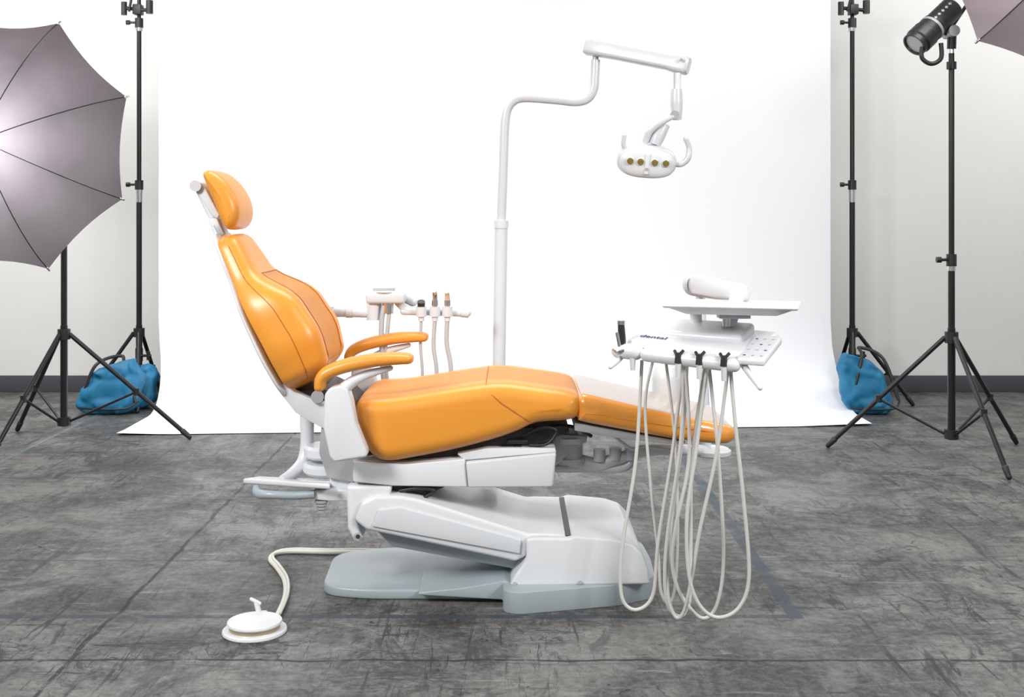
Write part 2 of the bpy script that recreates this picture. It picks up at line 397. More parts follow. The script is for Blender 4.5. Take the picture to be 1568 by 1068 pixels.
def flash(c,d,s=1.0):
    g=grp('studio_flash',c); d=Vector(d).normalized(); c=Vector(c)
    P=[(.0,-.17),(.055,-.17),(.062,-.16),(.062,-.02),(.066,-.015),(.066,.05),(.070,.055),(.070,.12),(.064,.13),(.064,.155),(.056,.155),(.05,.14),(0,.14)]
    lathe('flash_body',[(r*s,z*s) for r,z in P],c,BLACK,g,d)
    side=d.cross(Vector((0,0,1))).normalized(); up=side.cross(d)
    lathe('band',[(.0675*s,-.0*s),(.0685*s,.005*s),(.0685*s,.012*s),(.0675*s,.016*s)],c,GREY,g,d)
    lathe('reflector_glass',[(.0,.142*s),(.052*s,.142*s),(.052*s,.145*s),(0,.146*s)],c,GREY,g,d)
    for i in range(5): box('display_%d'%i,c+(-side*.045+up*.045)*s+d*(-.13+.03*i)*s,(.012*s,.012*s,.012*s),WHITE,g,.002)
    return g,side,up
fc=M(1428,42,6.1)
fR,sd,up=flash(fc,(-.62,-.25,-.55),1.05)
# bracket + handle
cyl('tilt_bracket',Vector((RX,RY,M(0,75,RY).z)),Vector((RX,RY-.01,M(0,45,RY).z)),.024,BLACK,fR)
cyl('tilt_pivot',Vector((RX-.01,RY-.07,M(0,50,RY).z)),Vector((RX-.01,RY+.05,M(0,50,RY).z)),.03,GREY,fR)
cyl('tilt_link',Vector((RX,RY,M(0,50,RY).z)),fc,.025,BLACK,fR)
b0=M(1412,72,6.02); tube('handle',[b0,b0+Vector((.0,0,-.06)),b0+Vector((.05,0,-.09)),b0+Vector((.10,0,-.06)),b0+Vector((.10,0,.02))],.012,BLACK,fR)
tube('umbrella_holder',[Vector((RX,RY-.02,M(0,40,RY).z)),Vector((RX+.12,RY-.02,M(0,-10,RY).z)),ucr-aR*.40],.010,BLACK,fR,False)
fl=Vector((LX-.22,LY+.06,1.70))
fL,_,_=flash(fl-aL*.02,aL,.9)
cyl('tilt_link',Vector((LX,LY,1.70)),fl,.022,BLACK,fL); cyl('tilt_pivot',Vector((LX,LY,1.64)),Vector((LX,LY,1.80)),.028,BLACK,fL)
cyl('umbrella_holder',fl-aL*.02+Vector((0,0,.06)),ucl-aL*.36,.010,BLACK,fL)

# ================================================================== dental chair
YC=4.08; Y0=3.81; Y1=4.35
ch=grp('dental_chair',(0,4.1,0))
# --- base plate
def rnd(poly,r,n=6):
    out=[]; L=len(poly)
    for i in range(L):
        p=Vector(poly[i]); a=Vector(poly[i-1]); b=Vector(poly[(i+1)%L])
        ra=min(r,(a-p).length*.45,(b-p).length*.45)
        A=p+(a-p).normalized()*ra; B=p+(b-p).normalized()*ra
        for k in range(n+1):
            t=k/n; q=A*(1-t)**2+p*2*t*(1-t)+B*t*t; out.append((q.x,q.y))
    return out
pl=rnd([(-.655,3.90),(-.50,3.86),(.10,3.86),(.10,4.34),(-.50,4.36),(-.67,4.28)],.09)
plate('base_foot_plate',pl,.0,.035,BLUEG,ch,.008)
pr_=rnd([(-.03,3.74),(.02,3.715),(.36,3.80),(.49,3.88),(.50,4.1),(.49,4.30),(.36,4.40),(.02,4.46),(-.03,4.44)],.04)
plate('base_skirt',pr_,.0,.072,BLUEG,ch,.012)
prism('base_skirt_flare',[(640,911),(715,903),(772,893),(800,898),(800,938),(782,938),(768,922),(640,915)],3.80,3.82,4.40,BLUEG,ch,.004)
# --- base cover
prism('base_cover',[(806,826),(818,824),(872,825),(880,821),(945,827),(970,835),(985,850),(993,872),(996,896),(780,899),(788,882),(806,858)],3.80,3.80,4.37,WHITE,ch,.022,5)
for u,v in ((888,892),(788,894)): cyl('cover_screw_%d'%u,M(u,v,3.802),M(u,v,3.794),.006,GREY,ch)
# --- lift arms
prism('lift_arm_cover',[(553,770),(575,760),(612,760),(640,765),(806,817),(868,819),(868,832),(807,835),(807,852),(790,861),(560,812),(543,798)],3.83,3.83,4.34,WHITE,ch,.012,4)
prism('lift_arm_slot',[(866,823),(875,823),(875,819.5),(866,819.5)],3.83,3.825,4.345,BLACK,ch,.0)
prism('lift_arm_side_panel',[(580,780),(612,776),(798,826),(796,848),(570,806)],3.83,3.822,3.84,WHITE2,ch,.004)
prism('lift_arm_lower',[(575,812),(600,838),(786,872),(806,868),(800,850)],3.90,3.90,4.26,BLUEG,ch,.008)
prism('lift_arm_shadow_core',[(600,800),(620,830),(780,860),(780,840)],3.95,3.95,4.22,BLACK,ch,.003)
prism('lift_head',[(530,745),(600,746),(596,764),(560,775),(546,798),(556,826),(543,832),(532,810)],3.85,3.85,4.30,WHITE,ch,.010)
cyl('lift_pivot',M(548,822,3.84),M(548,822,3.86),.014,GREY,ch); cyl('lift_pivot_core',M(548,822,3.832),M(548,822,3.85),.007,BLACK,ch)
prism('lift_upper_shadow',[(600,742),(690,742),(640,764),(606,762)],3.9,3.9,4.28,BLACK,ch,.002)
tube('lift_cable',[M(612,752,3.88),M(640,748,3.87),M(665,752,3.87),M(650,762,3.88)],.006,BLACK,ch)
# --- seat frame
prism('seat_frame',[(540,704),(620,709),(715,700),(852,690),(847,745),(716,747),(600,745),(540,739)],3.87,3.87,4.30,WHITE,ch,.008)
prism('seat_frame_side_cover',[(540,706),(620,711),(712,703),(716,746),(601,744),(541,738)],3.86,3.855,3.88,WHITE,ch,.005)
prism('seat_frame_front_cover',[(713,708),(852,694),(846,746),(717,747)],3.85,3.845,3.90,WHITE2,ch,.007)
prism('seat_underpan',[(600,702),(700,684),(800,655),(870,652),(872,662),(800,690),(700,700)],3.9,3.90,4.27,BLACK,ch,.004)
prism('seat_frame_ledge',[(700,696),(745,687),(850,687),(852,693),(712,705)],3.86,3.86,4.3,WHITE,ch,.003)
tube('under_cable',[M(800,668,3.88),M(830,655,3.87),M(852,660,3.87),M(838,680,3.87),M(810,682,3.88)],.005,BLACK,ch)
box('latch',M(792,676,3.88),(.07,.03,.012),BLACK,ch,.003)
# --- seat cushion
def prof(px,y,sub=6):
    q=[M(u,v,y) for u,v in px]; return cr([Vector((p.x,0,p.z)) for p in q],sub,True)
def sk(px,y):
    q=[M(u,v,y) for u,v in px]; return [Vector((p.x,0,p.z)) for p in q]
Ps=prof([(543,628),(556,615),(608,611),(680,600),(734,592),(774,590),(830,597),(874,604),(888,613),(889,632),(874,645),(822,650),(792,663),(760,674),(700,690),(640,702),(594,709),(572,702),(557,683),(546,654)],Y0)
seat,N=pillow('seat_cushion',Ps,sk([(590,660),(680,646),(760,631),(862,626)],Y0),Y0,Y1,.05,[ORANGE,ORANGE2],ch,crown=.006,insert=.17)
sx=M(744,592,Y0)
tube('seam_cross_top',[Vector((sx.x,y,sx.z+o)) for y,o in ((Y0+.012,-.022),(Y0+.03,-.006),(Y0+.05,.003),(YC-.1,.0075),(YC,.0085),(YC+.1,.0075),(Y1-.05,.003))],.0022,SEAM,ch)
tube('seam_side',[Vector((sx.x,Y0+.012,sx.z-.022))]+[M(u,v,Y0+o) for u,v,o in ((755,607,.003),(768,618,-.0),(780,626,-.0),(792,634,.0),(803,641,.003),(812,646,.014))],.0022,SEAM,ch)
# --- toe board cushion
Ps=prof([(890,608),(900,606),(960,620),(1040,638),(1105,652),(1126,659),(1133,670),(1124,681),(1105,683),(1040,675),(960,661),(894,648),(886,641),(885,616)],Y0+.01)
toe,_=pillow('toe_cushion',Ps,sk([(902,629),(1112,668)],Y0+.01),Y0+.01,Y1-.01,.032,[FILM,FILMSHEEN],ch,crown=.003,insert=.236)
xe=M(1060,0,Y0).x; xt=M(1133,0,Y0).x
for v in toe.data.vertices:
    if v.co.x>xe:
        k=(v.co.x-xe)/(xt-xe); v.co.y=YC+(v.co.y-YC)*(1-.16*k*k)
prism('toe_underpan',[(880,648),(960,662),(1050,677),(1045,682),(950,672),(880,660)],Y0+.05,Y0+.05,Y1-.05,GREY,ch,.003)
# --- backrest
B=Vector((-.765,0,.69)); T=Vector((-1.03,0,1.235)); ax=(T-B).normalized(); LEN=(T-B).length; nf=Vector((ax.z,0,-ax.x))
ts=[0,.05,.25,.5,.6,.7,.85,1.0]; ws=[.19,.24,.275,.262,.24,.195,.165,.13]; th=[.17,.20,.235,.215,.15,.085,.075,.06]
def lin(xs,ys,x):
    x=max(xs[0],min(xs[-1],x))
    for i in range(len(xs)-1):
        if x<=xs[i+1]: return ys[i]+(ys[i+1]-ys[i])*(x-xs[i])/(xs[i+1]-xs[i])
def sm(ys,t): return sum(lin(ts,ys,t+d) for d in (-.05,-.025,0,.025,.05))/5
def endf(t):
    e=1
    if t<.09: e=math.sqrt(max(0,1-(1-t/.09)**2))
    if t>.93: e=math.sqrt(max(0,1-((t-.93)/.07)**2))
    return e
def bp(t,a,off=0):
    w=sm(ws,t)*(.35+.65*endf(t) if t<.5 else .45+.55*endf(t)); d=sm(th,t)*(.15+.85*endf(t))
    c,s=math.cos(a),math.sin(a); S=math.copysign(abs(c)**.55,c); m=abs(s)**.5
    dish=lin([0,.1,.5,.75,1],[.7,.72,.72,.9,1],t)
    n=(d*(dish+(1-dish)*S*S)*m+off*(1 if m>.1 else 0)) if s>=0 else -.012*m
    wing=.02*(S*S)*lin([0,.3,.7,1],[1,1,.2,0],t)
    p=B+ax*(t*LEN)+nf*(n+wing); return Vector((p.x,YC+S*w,p.z))
NT=44; NA=56
tt=[i/NT for i in range(NT+1)]
rings=[[bp(t,2*math.pi*(k+.5)/NA) for k in range(NA)] for t in tt]
def mf(i,j):
    a=2*math.pi*(j+1)/NA
    return 1 if (math.sin(a)>0 and abs(math.copysign(abs(math.cos(a))**.55,math.cos(a)))<.62 and tt[i]<.70 and tt[i]>.06) else 0
loft('back_cushion',rings,[ORANGE,ORANGE2],ch,70,mf)
aS=math.acos(.60**(1/.55))
for k,a in enumerate((aS,math.pi-aS)):
    tube('back_seam_%d'%k,[bp(t,a,.001) for t in [.06+.64*i/14 for i in range(15)]],.002,SEAM,ch,n=8)
tube('back_seam_cross',[bp(.70,aS+(math.pi-2*aS)*i/10,.001) for i in range(11)],.002,SEAM,ch,n=8)
for k,a in enumerate((.16,math.pi-.16)):
    tube('back_piping_%d'%k,[bp(t,a,.0) for t in [.04+.88*i/20 for i in range(21)]],.0016,SEAM,ch,n=8)
# back shell
rings=[]
for i in range(25):
    t=i/24; tq=-.02+1.04*t; w=sm(ws,tq)*(1.0 if .04<t<.96 else .9)-.008
    c=B+ax*(tq*LEN)-nf*.012; r=[]
    for k in range(24):
        a=2*math.pi*k/24; S=math.copysign(abs(math.cos(a))**.5,math.cos(a)); m=math.copysign(abs(math.sin(a))**.7,math.sin(a))
        q=c+nf*(m*.014); r.append(Vector((q.x,YC+S*w,q.z)))
    rings.append(r)
loft('back_shell',rings,WHITE,ch,50)
# headrest
hc=Vector((-1.018,0,1.372)); hd=Vector((-.57,0,.80)).normalized(); hn=Vector((hd.z,0,-hd.x))
pf=[]
for k in range(48):
    a=2*math.pi*k/48; s=math.copysign(abs(math.cos(a))**.85,math.cos(a)); m=math.copysign(abs(math.sin(a))**.85,math.sin(a))
    thk=.044 if m>0 else .030
    thk*=(1.0-.25*s)
    pf.append(hc+hd*(s*.108)+hn*(m*thk-.014*s*s+ .018*s))
hp,_=pillow('headrest_cushion',pf,[hc-hd*.07-hn*.012,hc+hn*.004,hc+hd*.08+hn*.004],YC-.135,YC+.135,.036,[ORANGE],ch,crown=.004)
# headrest bracket
prism('headrest_plate',[(305,276),(315,280),(342,330),(338,336),(330,330),(303,290)],YC,YC-.05,YC+.05,WHITE,ch,.006)
tube('headrest_arm',[M(301,284,YC),M(308,300,YC),M(330,345,YC)],.011,WHITE,ch,False)
cyl('headrest_knob',M(299,285,YC-.07),M(299,285,YC+.07),.020,WHITE,ch)
tube('headrest_rod',[M(317,300,YC-.03),M(334,342,YC-.03)],.006,CHROME,ch,False)
prism('headrest_post',[(322,332),(338,336),(348,362),(344,375),(332,360)],YC,YC-.045,YC+.045,WHITE,ch,.005)
box('headrest_slider',M(336,352,YC-.05),(.022,.02,.045),GREY,ch,.003,Matrix.Rotation(-.45,3,'Y'))
# --- back hinge
for k,y in enumerate((3.885,4.235)):
    prism('back_link_%d'%k,[(422,587),(436,588),(450,600),(478,612),(496,618),(502,660),(478,648),(452,632),(430,604)],3.885,y,y+.045,WHITE,ch,.003)
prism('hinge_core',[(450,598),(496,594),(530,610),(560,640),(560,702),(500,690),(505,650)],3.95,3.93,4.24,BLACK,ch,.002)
prism('hinge_box',[(496,640),(545,640),(545,735),(505,728),(492,690)],3.95,3.90,4.26,GREY,ch,.006)
cyl('hinge_cyl',M(486,608,3.87),M(486,608,3.93),.022,GREY,ch)
# --- side brackets + arms
for k,(ya,yb,dy) in enumerate(((3.735,3.80,0),(4.36,4.425,0))):
    prism('arm_bracket_%d'%k,[(497,604),(505,594),(522,590),(533,596),(539,615),(545,650),(562,692),(562,700),(512,708),(505,700),(495,655)],3.74,ya,yb,WHITE,ch,.018,5)
for k,y in enumerate((3.765,4.43)):
    def A(u,v): q=M(u,v,3.765); return Vector((q.x,y,q.z))
    pts=[(490,598),(492,581),(503,570),(530,560),(570,552),(610,549),(633,550)]
    rr=[.020,.024,.027,.028,.027,.024,.019]
    C=cr([Vector((*A(u,v),r)) for (u,v),r in zip(pts,rr)],7); rings=[]
    for i,c in enumerate(C):
        p=Vector(c[:3]); t=(Vector(C[min(i+1,len(C)-1)][:3])-Vector(C[max(0,i-1)][:3])).normalized(); up_=Vector((0,1,0)).cross(t).normalized()
        e=min(1,(i+.6)/3,(len(C)-i-.4)/4); e=math.sqrt(max(.05,1-(1-e)**2))
        r=[]
        for q in range(20):
            a=2*math.pi*q/20; r.append(p+Vector((0,1,0))*math.copysign(abs(math.cos(a))**.7,math.cos(a))*.045*e+up_*math.copysign(abs(math.sin(a))**.8,math.sin(a))*c[3]*.82*e)
        rings.append(r)
    loft('armrest_pad_%d'%k,rings,ORANGE,ch,60)
    tube('armrest_support_%d'%k,[A(517,608),A(535,588),A(562,574),A(598,564)],[.024,.020,.015,.009],WHITE,ch,n=16,round_end=True)
# --- rear accessory mount
tube('rear_column',[M(470,628,4.12),M(470,680,4.12),M(464,708,4.1),M(448,726,4.06),M(432,736,4.02)],[.026,.024,.024,.022,.018],WHITE,ch)
lathe('rear_disc_upper',[(0,0),(.07,0),(.08,.01),(.08,.035),(.07,.045),(0,.045)],M(500,700,4.08),WHITE,ch)
lathe('rear_disc_lower',[(0,0),(.085,0),(.095,.01),(.095,.03),(.085,.04),(0,.04)],M(505,724,4.08),WHITE2,ch)
solid('rear_arm_plate',[M(372,741,3.95),M(505,750,3.82),M(508,742,4.12),M(395,737,4.12)],[p+Vector((0,0,.018)) for p in (M(372,741,3.95),M(505,750,3.82),M(508,742,4.12),M(395,737,4.12))],WHITE,ch,.006)
tube('rear_handle',[M(392,746,3.92),M(396,756,3.90),M(415,758,3.88),M(450,759,3.88),M(482,757,3.88)],[.012,.017,.014,.014,.015],BLUEG,ch)
prism('rear_arm_block',[(478,752),(545,750),(545,768),(505,768),(482,766)],3.88,3.88,3.98,WHITE,ch,.005)
prism('rear_arm_block2',[(505,722),(545,730),(545,765),(510,750)],3.95,3.92,4.24,WHITE,ch,.005)
for i in range(4): cyl('rear_knob_%d'%i,M(492,766+i*5,3.90),M(492,769.5+i*5,3.90),.022-.003*i,GREY,ch)
# --- front accessory mount (under toe board)
cyl('front_pivot_1',M(872,656,4.05),M(872,668,4.05),.03,GREY,ch); cyl('front_pivot_2',M(872,668,4.05),M(872,676,4.05),.062,WHITE2,ch)
cyl('front_pivot_3',M(872,676,4.05),M(872,700,4.05),.048,GREY,ch); cyl('front_pivot_4',M(872,700,4.05),M(872,708,4.05),.058,GREY,ch)
prism('front_mount',[(845,665),(900,668),(898,676),(848,716)],4.0,4.0,4.12,GREY,ch,.004)
tube('front_hose',[M(905,668,4.0),M(880,655,3.95),M(850,652,3.92),M(835,658,3.92)],.007,BLACK,ch)
tube('front_cable',[M(940,668,4.0),M(968,688,4.0),M(985,684,4.02),M(1030,690,4.1)],.005,HOSE,ch)

# ================================================================== delivery unit
dl=grp('dental_delivery_unit',(.55,3.9,.4))
tube('lower_arm',[M(872,704,4.05),M(910,712,4.05),M(935,706,4.04),M(975,694,4.04)],[.032,.028,.024,.022],GREY,dl)
tube('lower_arm_plate',[M(850,716,4.05),M(905,716,4.05),M(955,716,4.04),M(972,700,4.04)],[.018,.018,.016,.014],GREY,dl)
for u,v in ((918,692),(942,690),(966,690)): cyl('arm_bolt_%d'%u,M(u,v-4,4.03),M(u,v+14,4.03),.022,GREY,dl)
RPY=4.48
tube('lower_arm_2',[M(966,694,4.04),M(1012,689,4.2),M(1080,690,RPY)],[.022,.02,.022],WHITE2,dl)
lathe('lower_joint',[(0,0),(.070,0),(.075,.005),(.075,.02),(.064,.028),(0,.03)],M(1090,697,RPY),WHITE2,dl)
cyl('riser_post',M(1082,695,RPY),M(1072,440,RPY),.019,WHITEC,dl)
# upper arm
A0=M(1071,437,RPY); A1=M(1135,451,3.75)
tube('upper_arm',[A0+Vector((-.02,.02,0)),A0,A1],[.044,.046,.030],WHITED,dl,False,n=24,round_end=True)
lathe('arm_cap',[(0,0),(.012,0),(.014,.004),(0,.006)],A0+Vector((-.0,-.047,.0)),GREY,dl,(0,-1,0))
cyl('arm_elbow',A1+Vector((0,0,.03)),M(1115,500,3.72),.024,WHITE,dl)
cyl('arm_elbow2',M(1065,470,3.8),M(1066,495,3.8),.02,WHITE,dl)
cyl('tray_post',M(1112,480,3.66),M(1112,500,3.66),.013,CHROME,dl)
# head frame
O=Vector((.369,3.70,0)); e1=Vector((.868,-.497,0)).normalized(); e2=Vector((.497,.868,0)).normalized()
def D(a,b,z): p=O+e1*a+e2*b; return Vector((p.x,p.y,z))
def dsolid(name,ab,zb,zt,m,r=.01,seg=4):
    return solid(name,[D(a,b,z) for (a,b),z in zip(ab,zb)],[D(a,b,z) for (a,b),z in zip(ab,zt)],m,dl,r,seg)
dsolid('head_body',[(.0,.005),(.40,.005),(.44,.25),(-.03,.27)],[.866,.848,.868,.885],[.905,.885,.932,.95],WHITE,.016,5)
dsolid('head_rear_housing',[(.07,.10),(.36,.10),(.36,.24),(.06,.24)],[.89]*4,[.93,.925,.958,.962],WHITE,.014,5)
tube('holder_bar_left',[D(-.015,-.015,.870),D(.045,-.018,.868)],.026,WHITE,dl,False,n=20,round_end=True)
tube('holder_bar_right',[D(.085,-.02,.862),D(.375,-.022,.848)],.022,WHITE,dl,False,n=20,round_end=True)
tube('holder_bar_core',[D(0.01,-.01,.868),D(.37,-.015,.85)],.012,GREY,dl,False)
# keypad
dsolid('keypad',[(.385,-.03),(.475,-.03),(.475,.155),(.385,.155)],[.850,.850,.90,.90],[.872,.872,.928,.928],WHITE,.008)
for i in range(3):
    for j in range(4):
        a=.403+i*.027; b=-.005+j*.042; z=.872+(b+.03)/.185*.056
        cyl('key_%d_%d'%(i,j),D(a,b,z-.001),D(a,b,z+.0012),.0045,GREY if (i+j)%3 else NAVY,dl,n=14)
tube('brake_handle_right',[D(.39,.02,.85),D(.42,-.02,.83),D(.47,-.06,.79)],[.012,.010,.008],WHITE,dl,round_end=True)
tube('brake_handle_left',[D(-.01,.02,.86),D(-.01,-.03,.84),D(-.02,-.07,.822)],[.010,.009,.008],WHITE,dl,round_end=True)
# handpieces and holders
hp_a=[-.002,.10,.20,.27,.35]
for i,a in enumerate(hp_a):
    if i==0:
        tube('syringe',[D(a,-.02,.86),D(a,-.02,.90),D(a-.002,-.022,.955)],[.011,.013,.011],BLACK,dl)
        cyl('syringe_head',D(a-.002,-.022,.955),D(a-.002,-.022,.968),.013,CHROME,dl); tube('syringe_ring',[D(a-.02,-.04,.875),D(a-.004,-.047,.87),D(a+.016,-.04,.875)],.006,CHROME,dl)
        cyl('syringe_body2',D(a-.012,-.03,.93),D(a+.004,-.03,.85),.007,CHROME,dl)
    elif i>1:
        cyl('holder_clip_%d'%i,D(a,-.04,.845),D(a,-.04,.878),.012,BLACK,dl,.009)
        tube('holder_hook_%d'%i,[D(a-.016,-.03,.882),D(a,-.043,.87),D(a+.014,-.03,.885)],.005,BLACK,dl)
        cyl('hose_ferrule_%d'%i,D(a,-.04,.848),D(a,-.04,.80),.010,BOTTLE,dl,.008)
    else:
        cyl('hose_ferrule_%d'%i,D(a-.06,-.03,.848),D(a-.06,-.03,.81),.010,BOTTLE,dl,.008)
def hose(name,px,ys,ye,r=.006):
    n=len(px); tube(name,[M(u,v,ys+(ye-ys)*i/(n-1)) for i,(u,v) in enumerate(px)],r,HOSE,dl,n=10,sub=10)
hose('hose_1',[(983,552),(974,700),(957,810),(950,870),(954,920),(976,934),(1000,910),(1008,830),(1030,690),(1046,560)],3.68,3.64)
hose('hose_2',[(1000,552),(988,620),(996,740),(1008,850),(1012,905),(1024,925),(1034,895),(1038,800),(1034,680),(1020,556)],3.68,3.72,.005)
hose('hose_3',[(1047,560),(1042,680),(1022,820),(1018,890),(1024,930),(1042,944),(1056,920),(1058,830),(1060,700),(1080,560)],3.62,3.66)
hose('hose_4',[(1050,560),(1055,700),(1034,810),(1030,870),(1045,915),(1075,947),(1098,925),(1108,850),(1100,700),(1092,620),(1085,556)],3.61,3.66)
hose('hose_5',[(1083,562),(1066,690),(1052,790),(1055,880),(1072,928),(1100,946),(1132,930),(1147,880),(1138,760),(1126,650),(1118,560)],3.58,3.56)
hose('hose_6',[(1115,562),(1098,690),(1072,810),(1060,880),(1048,935),(1034,944),(1022,900),(1028,800),(1046,660),(1052,556)],3.55,3.68)
# tray
tc_=Vector((.715,3.66,1.018)); Rt=Matrix.Rotation(math.radians(-16),3,'Z')
def T_(x,y,z): return tc_+Rt@Vector((x,y,z))
def rect(w,d,z,k=0): return [T_(-w,-d,z),T_(w,-d,z),T_(w,d,z),T_(-w,d,z)]
solid('tray_rim',rect(.205,.15,.0),rect(.21,.155,.008),WHITE,dl,.004)
solid('tray_dish',rect(.14,.10,-.022),rect(.195,.14,.001),WHITE,dl,.004)
box('tray_mount',T_(0,0,-.03),(.10,.06,.02),GREY,dl,.004)
# bottle (behind the toe board, hung from the riser)
bc_=M(1020,600,4.47)
lathe('water_bottle',[(0,-.12),(.045,-.12),(.053,-.11),(.056,-.08),(.056,.05),(.052,.077),(.040,.098),(.022,.107),(0,.112)],bc_,BOTTLE,dl)
cyl('bottle_neck',bc_+Vector((0,0,.10)),bc_+Vector((0,0,.15)),.018,WHITEC,dl)
cyl('bottle_bracket',bc_+Vector((-.01,0,.145)),Vector((M(1078,560,RPY).x,RPY,bc_.z+.145)),.014,WHITEC,dl)
# print
tx=bpy.data.curves.new('logo_print','FONT'); tx.body='dental'; tx.size=.038; tx.extrude=.0004; tx.materials.append(NAVY)
to=bpy.data.objects.new('logo_print',tx); COL.objects.link(to)
def htop(a,b):   # height of the body top at local a,b
    fa=(a)/.40; z0=.905+(.885-.905)*fa; z1=.95+(.932-.95)*fa; return z0+(z1-z0)*(b-.005)/.26
xax=(D(.2,.05,htop(.2,.05))-D(.02,.05,htop(.02,.05))).normalized(); yv=(D(.1,.09,htop(.1,.09))-D(.1,.03,htop(.1,.03))).normalized()
nup=xax.cross(yv).normalized(); yax=nup.cross(xax).normalized()
mw=Matrix((xax,yax,nup)).transposed().to_4x4(); mw.translation=D(.03,.045,htop(.03,.045))+nup*.0015
to.parent=dl; to.matrix_parent_inverse=Matrix.Translation(-Vector(dl.location)); to.matrix_basis=mw

# ================================================================== operating light
ol=grp('dental_operating_light',(-.05,4.6,.35))
PY=4.6
cyl('post_lower',M(762,700,PY),M(767.5,342,PY),.0265,WHITEC,ol)
cyl('post_collar',M(767.4,350,PY),M(767.6,338,PY),.030,WHITEC,ol)
box('post_bracket',M(762,700,PY)+Vector((0,-.15,.0)),(.06,.36,.05),WHITE2,ol,.006)
tube('post_upper',[M(767.5,342,PY),M(771,250,PY),M(773,195,PY),M(777,168,PY),M(788,154,PY),M(806,150,PY),M(850,153,PY),(M(882,156,PY)),M(900,151,PY),M(909,136,PY),M(911,115,PY),M(912,92,PY)],.0185,WHITED,ol,n=18)
cyl('arm_stem',M(912,110,PY),M(912,84,PY),.012,GREY,ol)
rings=[]
a0=M(897,70,PY); a1=M(1055,101,4.45); d=(a1-a0).normalized(); s_=Vector((0,1,0)); s_=(s_-d*s_.dot(d)).normalized(); u_=s_.cross(d)*-1
if u_.z<0:u_=-u_
for t,h,w in ((0,.028,.022),(.004,.033,.027),(.02,.036,.03),(.3,.032,.03),(.8,.032,.03),(.88,.037,.034),(.98,.037,.034),(1.0,.030,.028)):
    p=a0.lerp(a1,t); rings.append([p+s_*math.copysign(abs(math.cos(a))**.45,math.cos(a))*w+u_*math.copysign(abs(math.sin(a))**.45,math.sin(a))*h for a in [2*math.pi*k/28 for k in range(28)]])
loft('balance_arm',rings,WHITED,ol,30)
cyl('arm_cap_pin',M(1043,92,4.42),M(1043,92,4.41),.006,GREY,ol)
LYp=4.44
cyl('drop_stem',M(1038,112,LYp),M(1038,138,LYp),.012,WHITE,ol)
cyl('drop_stem_core',M(1034,112,LYp+.01),M(1034,138,LYp+.01),.006,GREY,ol)
tube('drop_body',[M(1036,137,LYp),M(1036,160,LYp),M(1037,184,LYp)],[.021,.024,.017],WHITED,ol)
cyl('drop_pivot',M(1033,176,LYp-.04),M(1033,176,LYp+.02),.017,GREY,ol)
tube('yoke_arm',[M(1032,178,LYp-.03),M(1012,188,LYp-.03),M(996,200,LYp-.02),M(988,218,LYp)],[.010,.012,.014,.014],WHITED,ol)
tube('yoke_cover',[M(1018,190,LYp),M(1008,208,LYp),M(1002,222,LYp)],[.022,.028,.024],WHITED,ol)
hcn=M(990,247,LYp); Rl=Matrix.Rotation(math.radians(4),3,'Y')@Matrix.Rotation(math.radians(14),3,'X')
ell('lamp_head_shell',hcn,(.117,.055,.066),WHITED,ol,Rl,.8)
ell('lamp_face',hcn+Rl@Vector((0,-.030,-.004)),(.108,.030,.056),BOTTLE,ol,Rl,.75)
for i,x in enumerate((-.070,-.030,.025,.068)):
    c=hcn+Rl@Vector((x,-.0585 if abs(x)<.05 else -.057,.008)); dn=Rl@Vector((0,-1,0))
    lathe('led_bezel_%d'%i,[(0,0),(.0155,0),(.0155,.006),(.012,.008),(0,.008)],c-dn*.002,BOTTLE,ol,dn); lathe('led_lens_%d'%i,[(0,0),(.0125,0),(.0125,.009),(.008,.011),(0,.0115)],c-dn*.001,GOLD,ol,dn)
box('lamp_centre_spine',hcn+Rl@Vector((-.004,-.056,.0)),(.02,.014,.085),WHITE,ol,.005,Rl)
cyl('lamp_sensor',hcn+Rl@Vector((-.004,-.06,-.02)),hcn+Rl@Vector((-.004,-.066,-.02)),.006,GREY,ol)
tube('lamp_handle_left',[M(960,236,LYp),M(955,222,LYp-.02),M(956,208,LYp-.03)],[.010,.0095,.009],WHITED,ol,round_end=True)
tube('lamp_handle_right',[M(1022,246,LYp),M(1040,252,LYp-.01),M(1053,243,LYp-.02),M(1055,226,LYp-.02),M(1050,213,LYp-.03)],[.011,.012,.012,.011,.010],WHITED,ol,round_end=True)

# ================================================================== assistant unit
au=grp('dental_assistant_unit',(-.6,4.45,.4)); AY=4.45
cyl('riser',M(506,690,AY),M(506,470,AY),.018,WHITEC,au)
tube('riser_link',[M(506,688,AY),M(520,690,AY-.2),M(520,690,AY-.32)],.018,WHITE,au,False)
tube('arm',[M(498,478,AY),M(535,478,AY),M(572,480,AY)],[.020,.020,.018],WHITEC,au,False,n=18,round_end=True)
cyl('arm_collar',M(530,478,AY),M(540,478,AY),.023,WHITEC,au)
tube('arm_knuckle',[M(573,462,AY),M(573,490,AY)],.030,WHITEC,au,False,round_end=False,n=20)
bc=M(592,455,AY)
box('valve_block',bc,(.155,.10,.048),WHITEC,au,.014)
lathe('block_bowl',[(0,0),(.034,0),(.042,.006),(.046,.014),(.05,.016),(.044,.026),(.03,.032),(0,.034)],M(588,447,AY),WHITEC,au)
lathe('block_ring',[(0,0),(.055,0),(.058,.004),(.052,.008),(0,.008)],M(590,448,AY),WHITEC,au)
cyl('filter_can',M(594,462,AY-.02),M(594,480,AY-.02),.022,CHROME,au)
tube('link_bar',[M(608,462,AY),M(622,474,AY),M(640,478,AY)],.015,WHITEC,au,n=14)
tube('holder_bar',[M(618,477,AY),M(668,478,AY),M(716,480,AY)],.0145,WHITEC,au,False,n=18,round_end=True)
cyl('holder_bar_cap',M(706,479,AY),M(718,480,AY),.018,WHITEC,au)
